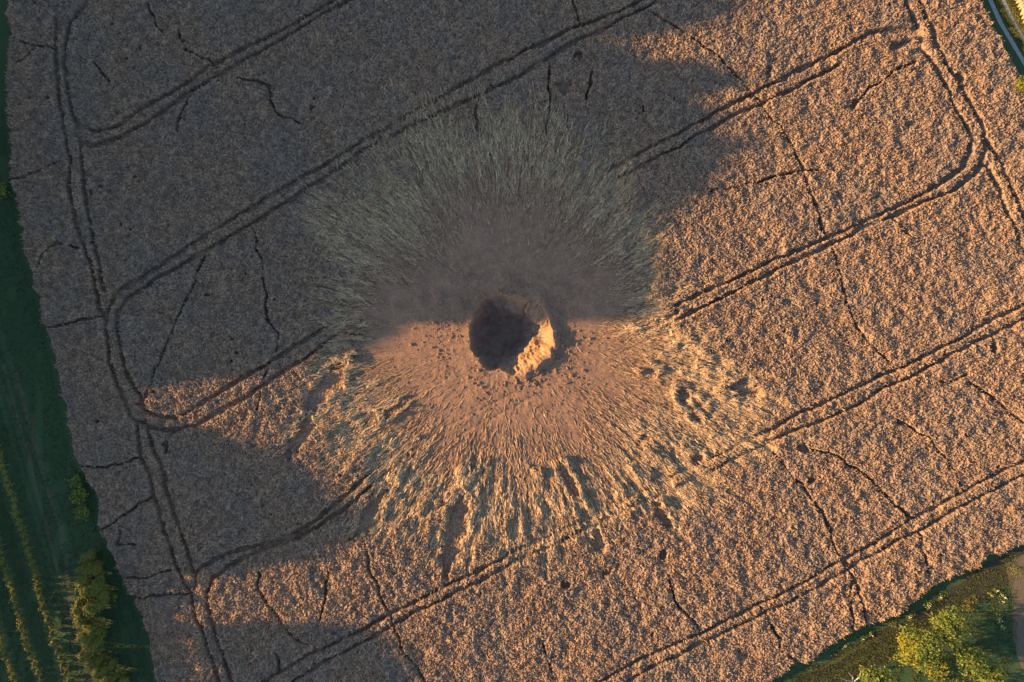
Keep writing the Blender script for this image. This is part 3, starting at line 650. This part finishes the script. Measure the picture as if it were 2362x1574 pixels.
def foliage(name, lobes, leaf, dens, mat, parent, seed, mat2=None, frac2=0.0, core=0.0, coremat=None, yellow=None):
    """lobes: (x, y, z, rx, ry, rz). leaf clumps spread over uneven sub-clumps on each lobe"""
    r = np.random.default_rng(seed); C = []; O = []
    for (x, y, z, rx, ry, rz) in lobes:
        area = 4 * math.pi * ((rx * ry) ** 1.6 / 3 + (rx * rz) ** 1.6 / 3 + (ry * rz) ** 1.6 / 3) ** (1 / 1.6)
        nc = max(int(area * 0.9 / max(leaf * 3.0, 0.3) ** 2), 8); per = max(int(dens * area / nc), 3)
        d = r.normal(0, 1, (nc, 3)); d /= np.linalg.norm(d, axis=1)[:, None]
        rad = r.uniform(0.62, 1.06, nc)
        cc = d * rad[:, None] * np.array([rx, ry, rz]) + np.array([x, y, z])
        sp = r.normal(0, 1, (nc, per, 3)) * leaf * 1.15
        pts = cc[:, None, :] + sp
        C.append(pts.reshape(-1, 3)); O.append(np.repeat(d, per, 0))
    C = np.concatenate(C); O = np.concatenate(O); ok = C[:, 2] > 0.05; C, O = C[ok], O[ok]
    n = len(C); v = leaf_quads(C, leaf, r, 0.3, O)
    tint = np.repeat(np.clip(r.normal(0.5, 0.22, n), 0, 1), 4)
    q = np.arange(n * 4).reshape(n, 4); lt = np.full(n, 4); mi = np.zeros(n, int); mats = [mat]
    if mat2 is not None:
        mats.append(mat2)
        mi = np.where(yellow(C) & (r.uniform(0, 1, n) < frac2), 1, 0) if yellow else (r.uniform(0, 1, n) < frac2).astype(int)
    allv = [v]; allq = [q.ravel()]; off = len(v)
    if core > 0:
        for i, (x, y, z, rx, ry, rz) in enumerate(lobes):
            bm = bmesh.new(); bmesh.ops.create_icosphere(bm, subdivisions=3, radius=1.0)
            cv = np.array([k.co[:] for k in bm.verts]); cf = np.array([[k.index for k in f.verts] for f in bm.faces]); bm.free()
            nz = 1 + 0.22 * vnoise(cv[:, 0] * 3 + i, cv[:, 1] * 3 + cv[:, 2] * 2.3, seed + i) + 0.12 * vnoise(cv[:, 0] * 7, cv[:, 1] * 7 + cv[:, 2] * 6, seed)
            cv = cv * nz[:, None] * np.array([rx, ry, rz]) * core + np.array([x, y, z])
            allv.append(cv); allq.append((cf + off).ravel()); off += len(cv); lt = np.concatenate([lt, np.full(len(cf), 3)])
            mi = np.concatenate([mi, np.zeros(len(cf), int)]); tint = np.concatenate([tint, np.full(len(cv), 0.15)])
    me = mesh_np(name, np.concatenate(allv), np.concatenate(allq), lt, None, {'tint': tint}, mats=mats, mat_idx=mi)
    return link(name, me, parent)
def tube(bm, p0, p1, r0, r1, n=7):
    p0 = Vector(p0); p1 = Vector(p1); d = (p1 - p0).normalized()
    a = d.orthogonal().normalized(); b = d.cross(a)
    A = [bm.verts.new(p0 + (a * math.cos(6.283 * i / n) + b * math.sin(6.283 * i / n)) * r0) for i in range(n)]
    B = [bm.verts.new(p1 + (a * math.cos(6.283 * i / n) + b * math.sin(6.283 * i / n)) * r1) for i in range(n)]
    for i in range(n): bm.faces.new((A[i], A[(i + 1) % n], B[(i + 1) % n], B[i]))
    bm.faces.new(B); bm.faces.new(A[::-1])
def trunk_mesh(name, segs, parent, mat=M_BARK):
    bm = bmesh.new()
    for s in segs: tube(bm, *s)
    bmesh.ops.recalc_face_normals(bm, faces=bm.faces[:])
    me = bpy.data.meshes.new(name); bm.to_mesh(me); bm.free(); me.materials.append(mat)
    return link(name, me, parent)
def tree(name, label, cat, x, y, lobes, leaf, dens, mat, seed, group=None, tr=0.15, mat2=None, frac2=0, core=0.0, yellow=None, crown='crown'):
    """lobes relative to (x, y)"""
    e = empty(name, (x, y, 0), label, cat, group)
    rr = random.Random(seed)
    zt = max(l[2] for l in lobes); cxm = sum(l[0] for l in lobes) / len(lobes); cym = sum(l[1] for l in lobes) / len(lobes)
    p1 = (cxm * .3 + rr.uniform(-.1, .1), cym * .3, zt * 0.4); p2 = (cxm * .6, cym * .6, zt * .85)
    segs = [((0, 0, -0.1), p1, tr, tr * .75), (p1, p2, tr * .75, tr * .35)]
    for l in lobes:
        b = tuple(p1[i] + (p2[i] - p1[i]) * rr.uniform(0.0, 0.8) for i in range(3))
        m = tuple((b[i] + l[i]) / 2 + rr.uniform(-.2, .2) for i in range(3))
        segs += [(b, m, tr * .4, tr * .28), (m, l[:3], tr * .28, tr * .1)]
        for _ in range(2):
            q = tuple(l[i] + rr.uniform(-.5, .5) * l[3 + i] for i in range(3)); segs.append((m, q, tr * .18, tr * .06))
    trunk_mesh('trunk', segs, e)
    foliage(crown, lobes, leaf, dens, mat, e, seed, mat2, frac2, core, yellow=yellow)
    return e

# hedge shrubs along the meadow
HED = [(199,1286,11,2.4),(204,1315,16,3.2),(194,1343,18,3.6),(213,1360,20,3.8),(193,1391,20,3.7),(217,1400,20,4.0),(190,1428,17,3.4),(206,1456,22,4.0),
       (216,1483,17,3.5),(203,1502,16,3.2),(217,1528,16,3.0),(235,1550,16,2.9),(251,1572,17,2.9),(268,1600,18,3.0)]
HEDLAB = ['small pointed shrub at the upper tip of the sunlit hedge','narrow shrub second from the upper tip of the sunlit hedge','yellow green shrub on the vine side near the top of the hedge',
 'broad olive shrub on the field side where the hedge widens','yellow green shrub on the vine side in the middle of the hedge','broad brownish shrub on the field side in the middle of the hedge',
 'narrow shrub on the vine side where the hedge is pinched','largest round shrub in the lower half of the sunlit hedge','olive shrub on the field side below the largest round hedge shrub',
 'shrub on the vine side where the hedge narrows again','thin shrub fourth from the lower end of the hedge','thin shrub third from the lower end of the hedge',
 'shrub at the lower picture edge ending the hedge','hedge shrub just past the lower picture edge']
for i, (px, py, r_, h) in enumerate(HED):
    h = 2.2 + h * 0.62; x, y = W(px, py, h * .6); rm = r_ * S * 0.86; rr = random.Random(i)
    lb = [(0, 0, h * .58, rm, rm * 1.15, h * .36), (rr.uniform(-.4, .4), rr.uniform(-.6, .6), h * .80, rm * .65, rm * .8, h * .20), (rr.uniform(-.4, .4), rr.uniform(-.7, .7), h * .30, rm * .75, max(rm * 1.35, 1.15), h * .34)]
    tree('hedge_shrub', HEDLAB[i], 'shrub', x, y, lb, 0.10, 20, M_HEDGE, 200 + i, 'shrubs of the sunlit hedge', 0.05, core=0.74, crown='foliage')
for i, (px, py, r_, h, lab) in enumerate([(174,1110,14,1.5,'low dark bush at the upper end of the shaded clump beside the field'),(181,1142,19,2.0,'largest dark green bush of the shaded clump beside the field'),
                                          (186,1182,18,1.8,'dark green bush at the lower end of the shaded clump beside the field'),(262,1378,9,1.0,'low weed bush between the hedge and the crop edge'),
                                          (4,440,16,1.6,'bright green bush at the left picture edge beside the crop')]):
    x, y = W(px, py, h * .5); rm = r_ * S
    tree('field_bush', lab, 'bush', x, y, [(0, 0, h * .5, rm, rm * 1.1, h * .45), (.2, .3, h * .7, rm * .6, rm * .6, h * .3)], 0.12, 15, M_LEAF, 240 + i, 'bushes along the meadow', 0.05, core=0.6, crown='foliage')

# vine rows
VR = [([(-60,1180),(-30,1330),(2,1457),(13,1513),(38,1572),(70,1690)], 'vine row in the lower left corner of the picture'),
      ([(-45,1040),(-20,1170),(2,1276),(20,1332),(43,1411),(61,1480),(82,1531),(95,1572),(125,1690)], 'middle vine row reaching the left picture edge'),
      ([(-20,985),(20,1120),(64,1268),(84,1332),(102,1398),(122,1460),(140,1518),(157,1572),(190,1690)], 'vine row nearest to the sunlit hedge')]
for vi, (ln, lab) in enumerate(VR):
    p = [Vector((*W(x, y, 1.2), 0)) for x, y in ln]
    e = empty('vine_row', (p[0].x, p[0].y, 0), lab, 'vine row', 'vine rows on the meadow')
    rr = random.Random(vi); lobes = []; posts = []
    for a, b in zip(p[:-1], p[1:]):
        n = max(int((b - a).length / 0.8), 1)
        for i in range(n):
            q = a.lerp(b, i / n) - p[0]; lobes.append((q.x + rr.uniform(-.1, .1), q.y, 1.3 + rr.uniform(-.15, .15), rr.uniform(.13, .24), .5, rr.uniform(.45, .62)))
            if i % 6 == 0: posts.append(q)
    foliage('foliage', lobes, 0.085, 18, M_VINE, e, 300 + vi, core=0.6)
    bm = bmesh.new(); tube(bm, (0, 0, -.1), (0, 0, 1.9), .045, .04, 6); pm = bpy.data.meshes.new('post'); bm.to_mesh(pm); bm.free(); pm.materials.append(M_POST)
    for q in posts: link('post', pm, e, (q.x, q.y, 0))

# ------------------------------------------------------------------ right side: concrete strip track, verge, next field
road_l = [(2180,-200),(2250,-60),(2284,0),(2307,52),(2336,102),(2356,135),(2420,240),(2560,480)]
road_r = [(x + 27, y - 5) for x, y in road_l]
mid = [(x + 14, y - 2) for x, y in road_l]
strip('road_verge', mid, 3.6, 0.010, M_GRASS)
strip('farm_road', road_l, 0.50, 0.040, M_CONC, wn_=0.12, seed=3)
strip('farm_road', road_r, 0.46, 0.040, M_CONC, wn_=0.12, seed=8)
strip('grass_verge', [(x + 44, y - 8) for x, y in road_l], 1.3, 0.016, M_VERGE)
tag(bpy.data.objects['farm_road'], 'pale concrete wheel strip on the crop side of the farm road'); tag(bpy.data.objects['farm_road.001'], 'pale concrete wheel strip on the outer side of the farm road')

def grassy(name, label, n, region, mat, h0, h1, seed, w=0.05, z0=0.0):
    r = np.random.default_rng(seed); x, y = region(r, n); n = len(x)
    a = r.uniform(0, 6.283, n); L = r.uniform(h0, h1, n); lx = r.normal(0, .12, n); ly = r.normal(0, .12, n); ww = r.uniform(.6, 1.4, n) * w
    v = np.empty((n, 3, 3)); v[:, 0] = np.stack([x - np.cos(a) * ww, y - np.sin(a) * ww, np.zeros(n)], 1); v[:, 1] = np.stack([x + np.cos(a) * ww, y + np.sin(a) * ww, np.zeros(n)], 1)
    v[:, 2] = np.stack([x + lx, y + ly, L], 1)
    me = mesh_np(name, v.reshape(-1, 3), np.arange(n * 3).reshape(n, 3), np.full(n, 3), mat)
    return tag(link(name, me), label, 'grass', None, 'stuff')
def reg_left(r, n):
    px = r.uniform(-60, 360, n); py = r.uniform(250, 1620, n)
    k = (field_mask(px, py) < -2) & (vnoise(px * .05, py * .02, 50) > -0.5); return (px[k] - 1181) * S, -(py[k] - 787) * S
grassy('meadow_grass', 'dark green grass of the meadow beside the vines', 70000, reg_left, M_SWATH, .06, .24, 51)
def reg_verge(r, n):
    t = r.uniform(0, 1, n); px = 2250 + t * 170; py = -60 + (px - 2250) * 1.75; d = r.uniform(0, 1, n)
    d = np.where(r.uniform(0, 1, n) < .45, r.uniform(7, 20, n), r.uniform(34, 60, n)); return (px + d - 1181) * S, -(py - 787) * S
grassy('verge_grass', 'yellowish grass along the concrete farm road', 9000, reg_verge, M_VERGE, .06, .25, 52)
def next_field():
    d = 0.16; xs = np.arange(56, 76, d); ys = np.arange(8, 56, d); A, B = np.meshgrid(xs, ys)
    px = A / kz + 1181; py = -B / kz + 787; r_ = np.array(road_l, float); e = (px - np.interp(py, r_[:, 1], r_[:, 0])) - 62 + 6 * vnoise(A, B, 7)
    z = (0.7 + .1 * vnoise(A * 2, B * 2, 5) + jit.uniform(-.1, .1, A.shape)) * sstep(0, 8, e) + 0.02
    m = e > 0; k = m[:-1, :-1] & m[1:, :-1] & m[:-1, 1:] & m[1:, 1:]; id_ = np.arange(A.size).reshape(A.shape)
    q = np.stack([id_[:-1, :-1], id_[:-1, 1:], id_[1:, 1:], id_[1:, :-1]], -1)[k]
    me = mesh_np('neighbouring_crop', np.stack([A.ravel(), B.ravel(), z.ravel()], 1), q, np.full(len(q), 4), M_CROP, {'flat': np.full(A.size, .55), 'tint': np.clip(.55 + .25 * jit.standard_normal(A.size), 0, 1)})
    tag(link('neighbouring_crop', me), 'golden crop beyond the concrete farm road in the top right corner', 'crop', None, 'stuff')
next_field()
x, y = W(2350, 195, .7)
tree('field_bush', 'low yellow bush at the right picture edge below the road', 'bush', x, y, [(0, 0, .9, .9, 1.1, .5), (.3, -.5, .8, .7, .7, .5)], .11, 14, M_LEAFY, 262, 'bushes in the crop', .04, core=.55, crop='foliage') if False else \
tree('field_bush', 'low yellow bush at the right picture edge below the road', 'bush', x, y, [(0, 0, .9, .9, 1.1, .5), (.3, -.5, .8, .7, .7, .5)], .11, 14, M_LEAFY, 262, None, .04, core=.55, crown='foliage')

# ------------------------------------------------------------------ lower right: grass track, trees, weeds
bl = [W(x, y - 17) for x, y in BOT[:]]
sheet('grass_strip', bl + [(90, bl[-1][1]), (90, -75), (bl[0][0], -75)], 0.012, M_GRASS)
strip('grass_track', [(1690,1690),(1850,1590),(1960,1530),(2080,1470),(2180,1410),(2262,1345),(2330,1312),(2420,1270)], 3.3, 0.018, M_TRACK, wn_=0.25, seed=4)  # dark ribbon made wide so its painted shade fills the lane
strip('track_rut', [(1840,1605),(1920,1562),(1980,1520),(2060,1485),(2120,1452)], 0.5, 0.024, M_TUSSOCK, wn_=0.6, seed=6)
strip('track_rut', [(1830,1560),(1900,1540),(1950,1510),(2030,1470)], 0.35, 0.024, M_TUSSOCK, wn_=0.6, seed=9)
sheet('ploughed_field', [W(*q) for q in [(2318,1300),(2420,1250),(2420,1700),(2400,1640),(2352,1530),(2335,1470),(2338,1400)]], 0.020, M_FALLOW)
def reg_br(r, n):
    px = r.uniform(1740, 2400, n); py = r.uniform(1250, 1620, n); k = (field_mask(px, py) < -3) & (px < 2345) & (vnoise(px * .04, py * .04, 55) > -.35); return (px[k] - 1181) * S, -(py[k] - 787) * S
grassy('rough_grass', 'rough green grass between the crop and the trees', 40000, reg_br, M_TUSSOCK, .05, .20, 56)
def reg_br2(r, n):
    px = r.uniform(1780, 2160, n); py = 1640 - (px - 1760) * .52 + r.normal(0, 16, n); return (px - 1181) * S, -(py - 787) * S
grassy('sunlit_grass', 'yellow green grass tussocks along the grass track', 2200, reg_br2, M_TUSSOCK, .06, .22, 57)

TR = [(2128,1500,4.6,[(0,0,3.6,2.2,2.3,1.5),(-1.0,.9,3.2,1.3,1.4,1.2),(.9,1.1,3.9,1.3,1.3,1.0),(-1.1,-1.2,2.7,1.2,1.3,1.2),(.6,-1.2,3.1,1.3,1.3,1.1)],'round tree with a bright yellow side beside the grass track',1),
      (2192,1452,4.6,[(0,0,3.7,1.7,1.9,1.4),(.5,1.3,3.6,1.2,1.2,1.0),(.6,-1.2,3.2,1.4,1.3,1.2),(-.8,.6,3.4,1.1,1.1,1.0)],'tall green tree at the upper tip of the lower right clump',0),
      (2245,1530,4.4,[(0,0,3.2,1.8,1.7,1.4),(-.7,.8,3.2,1.2,1.2,1.0),(1.2,-.4,2.8,1.2,1.2,1.1)],'olive tree on the right side of the lower right clump',0),
      (2285,1572,4.2,[(0,0,3.0,1.8,1.7,1.4),(.8,.9,2.8,1.2,1.2,1.0)],'rightmost tree of the lower right clump',0),
      (2025,1575,3.4,[(0,0,2.6,1.7,1.5,1.2),(-.8,.6,2.3,1.0,1.0,.9),(.9,.4,2.4,1.0,1.0,.9)],'small green tree left of the clump at the lower picture edge',0),
      (2165,1545,4.0,[(0,0,3.0,1.5,1.4,1.3),(.5,.9,3.0,.8,.8,.8)],'yellow topped tree in the middle of the lower right clump',2),
      (2210,1610,4.0,[(0,0,3.0,2.2,1.8,1.4)],'tree of the clump cut by the lower picture edge',0)]
for i, (px, py, h, lb, lab, ye) in enumerate(TR):
    h *= 1.35; lb = [(a, b, c * 1.35, d, e_, f_ * 1.15) for (a, b, c, d, e_, f_) in lb]
    x, y = W(px, py, h * .8)
    yf = None; m2 = None; fr = 0
    if ye == 1: m2, fr, yf = M_LEAFY, .85, (lambda C: (C[:, 0] < -1.0) & (np.abs(C[:, 1] + .2) < 1.6))
    if ye == 2: m2, fr, yf = M_LEAFY, .8, (lambda C: C[:, 2] > 3.6)
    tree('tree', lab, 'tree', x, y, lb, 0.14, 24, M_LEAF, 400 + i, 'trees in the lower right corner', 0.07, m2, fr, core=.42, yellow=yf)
# dead branches beside the small tree
x, y = W(1975, 1580, 1.0); e = empty('dead_branch', (x, y, 0), 'bare bleached branches left of the small tree at the lower edge', 'branch')
for k, (q0, q1, q2) in enumerate([((0, 0, .1), (-.4, .9, 1.0), (-1.2, 1.7, 1.5)), ((0.2, 0, .1), (.4, 1.0, 1.1), (.2, 2.1, 1.7)), ((-.1, 0, .1), (-1.0, .4, .8), (-2.0, .9, 1.2))]):
    trunk_mesh('twig', [(q0, q1, .07, .05), (q1, q2, .05, .02)], e, M_PALEWOOD)
# weeds with white heads
WEEDS = [(2289,1374,.35,1),(2304,1365,.25,1),(2313,1373,.3,1),(2321,1381,.3,1),(2316,1390,.25,1),(2307,1431,.4,1),(2314,1448,.35,1),(2302,1420,.3,0),(2233,1396,.6,0),(2246,1385,.55,0),(2240,1410,.5,0),
         (2174,1379,.35,1),(2143,1398,.45,1),(2105,1416,.45,0),(2098,1426,.4,1),(2013,1467,.3,1),(1994,1477,.3,1),(1952,1492,.25,1),(2345,1318,.8,0),(2060,1440,.35,0),(2072,1448,.35,0),(1925,1515,.3,0),(2140,1470,.3,0),(2060,1525,.4,0)]
WL = ['white flowering weed alone left of the flower cluster by the ploughed field','topmost white flowering weed by the ploughed field','white flowering weed second from the top by the ploughed field',
 'rightmost white flowering weed touching the ploughed field','small white flowering weed below the rightmost one by the ploughed field','pale flowering weed halfway along the ploughed field edge',
 'lowest pale flowering weed along the ploughed field edge','green weed above the pale flowering weed by the ploughed field','olive weed, left one of three right of the grass track','olive weed, top one of three right of the grass track',
 'olive weed, lowest of three right of the grass track','white flowering weed highest up along the crop edge','leafy white flowering weed second highest along the crop edge','green weed third highest along the crop edge',
 'flowering weed touching the third highest weed at the crop edge','white flowering weed, right one of a pair low on the crop edge','white flowering weed, left one of a pair low on the crop edge','lone small flowering weed lowest on the crop edge',
 'large leafy weed at the right picture edge where the grass track leaves','green weed at the crop edge above the grass track bend','green weed right next to the crop edge weed above the bend','short green weed at the lower crop edge',
 'green weed between the grass track and the yellow tree','green weed on the grass track side above the small tree']
for i, (px, py, s, fl) in enumerate(WEEDS):
    x, y = W(px, py, .5); e = empty('flowering_weed' if fl else 'green_weed', (x, y, 0), WL[i], 'weed', 'weeds on the rough grass')
    foliage('foliage', [(0, 0, s * .8, s, s, s * .7)], .09, 26, M_HEDGE if not fl else M_LEAF, e, 500 + i)
    if fl:
        rr = random.Random(i); bm = bmesh.new()
        for _ in range(3):
            a = rr.uniform(0, 6.28); q = rr.uniform(0, s * .7); c = Vector((math.cos(a) * q, math.sin(a) * q, s * 1.5 + rr.uniform(-.1, .1)))
            tube(bm, (c.x * .3, c.y * .3, .1), c, .012, .01, 4)
            m_ = bmesh.ops.create_icosphere(bm, subdivisions=1, radius=rr.uniform(.03, .065), matrix=Matrix.Translation(c) @ Matrix.Diagonal((1, 1, .45, 1)))
        me = bpy.data.meshes.new('flower_head'); bm.to_mesh(me); bm.free(); me.materials.append(M_FLOWER); link('flower_head', me, e)

# ------------------------------------------------------------------ the wood left of the picture whose long shadow lies over the field
XT = -88.0
def hs(px): return 0.9 + ((px - 1181) * S - XT) * TANE            # tree height whose shadow ends at photo column px
def yp(py): return -(py - 787.0) * S
def wood_tree(py, tops, bottom, name, label, seed, x=XT, wx=2.6, step=3.2, fixed=None):
    """tops: list of (photo row, photo column where the shadow must end, half width in metres)"""
    y0 = yp(py); lobes = []; dx = x - XT
    for (ty, tx, hw) in tops:
        top = hs(tx) + -dx * 0 ; z = top
        if dx != 0: top = 0.9 + ((tx - 1181) * S - x) * TANE; z = top
        if fixed: top = z = fixed
        rz = 2.0
        zc = top - rz; first = True
        while zc > bottom:
            lobes.append((random.Random(seed + int(zc * 7)).uniform(-.6, .6), yp(ty) - y0, zc, wx, hw * (1.0 if not first else .92), rz)); first = False
            zc -= step
    return tree(name, label, 'tree', x, y0, lobes, 0.42, 3.0, M_WOODLEAF, seed, 'trees of the wood left of the vines', 0.35, core=0.93)
WT = 'tall leafy tree of the wood standing left of the meadow, outside the picture'
wood_tree(10, [(-60,1700,3.4),(10,1715,3.0),(60,1600,1.8)], 2.5, 'wood_tree', WT, 601)
wood_tree(180, [(166,1660,1.3),(194,1735,1.4),(132,1480,1.7),(230,1625,1.6)], 2.5, 'wood_tree', WT, 602)
wood_tree(340, [(280,1670,2.2),(338,1735,1.9),(390,1690,1.9),(435,1650,1.9)], 2.5, 'wood_tree', WT, 603)
wood_tree(500, [(480,1590,1.9),(520,1540,2.2),(575,1530,2.2)], 2.5, 'wood_tree', WT, 604)
wood_tree(650, [(620,1545,2.0),(665,1520,2.0),(707,1500,2.05)], 2.5, 'wood_tree', WT, 605)
wood_tree(800, [(760,870,2.0),(795,810,1.6),(826,720,1.5),(850,600,1.3),(872,470,1.1)], 2.0, 'wood_tree', WT, 606)
wood_tree(920, [(905,335,2.2),(942,335,2.2)], 2.0, 'wood_tree', WT, 607)
wood_tree(1030, [(980,400,1.3),(1005,540,1.3),(1040,640,1.7),(1080,700,2.0)], 2.0, 'wood_tree', WT, 608)
wood_tree(1180, [(1130,760,2.2),(1175,820,2.0),(1210,830,1.8)], 2.0, 'wood_tree', WT, 609)
wood_tree(1270, [(1240,805,1.7),(1270,740,1.5),(1295,620,1.4)], 8.5, 'wood_tree', WT, 610)
for k, py in enumerate([1290, 1350, 1410, 1470, 1530, 1590, 1650]):
    wood_tree(py, [(py - 16, 340 + 14 * (k % 2), 1.9), (py + 16, 345, 1.9)], 1.5, 'wood_tree', 'low leafy tree at the end of the wood, outside the picture', 680 + k, step=2.6, fixed=9.0 + 0.2 * (k % 3))
PT = 'tall pine with a bare trunk and high crown beside the wood, outside the picture'
for k, (py, tops) in enumerate([(1500, [(1462,880,1.6),(1490,915,1.8),(1520,935,2.0)]), (1590, [(1560,955,2.0),(1600,970,2.2),(1640,960,2.0)]), (1700, [(1690,970,2.2),(1730,960,2.2)])]):
    lobes_b = 17.2
    wood_tree(py, tops, lobes_b, 'pine_tree', PT, 620 + k, step=2.4)
# second row, a little lower so that the front row draws the shadow's edge
for k, (py, px_, hw) in enumerate([(-150,1500,4.5),(-20,1450,4.2),(110,1400,4.2),(250,1450,4.2),(400,1450,4.2),(540,1350,4.2),(655,1300,3.6),(790,560,3.6),(1080,500,4.2),(1180,560,3.6)]):
    wood_tree(py, [(py, px_, hw)], 2.0, 'wood_tree', WT, 640 + k, x=XT - 9.0, wx=4.0, step=3.0)
for k, py in enumerate([-100, 20, 140, 260, 380, 500, 620, 740, 860, 980, 1100, 1210]):
    x, y = XT + 3.0, yp(py)
    tree('understorey_shrub', 'dense shrub under the trees of the wood, outside the picture', 'shrub', x, y, [(0, 0, 2.0, 2.2, 3.4, 2.4), (.3, .8, 3.6, 1.6, 2.2, 1.6)], .35, 3.5, M_WOODLEAF, 660 + k, 'shrubs of the wood', .1, core=.9, crown='foliage')
print('triangles', sum(len(o.data.loops) - 2 * len(o.data.polygons) for o in bpy.data.objects if o.type == 'MESH'))
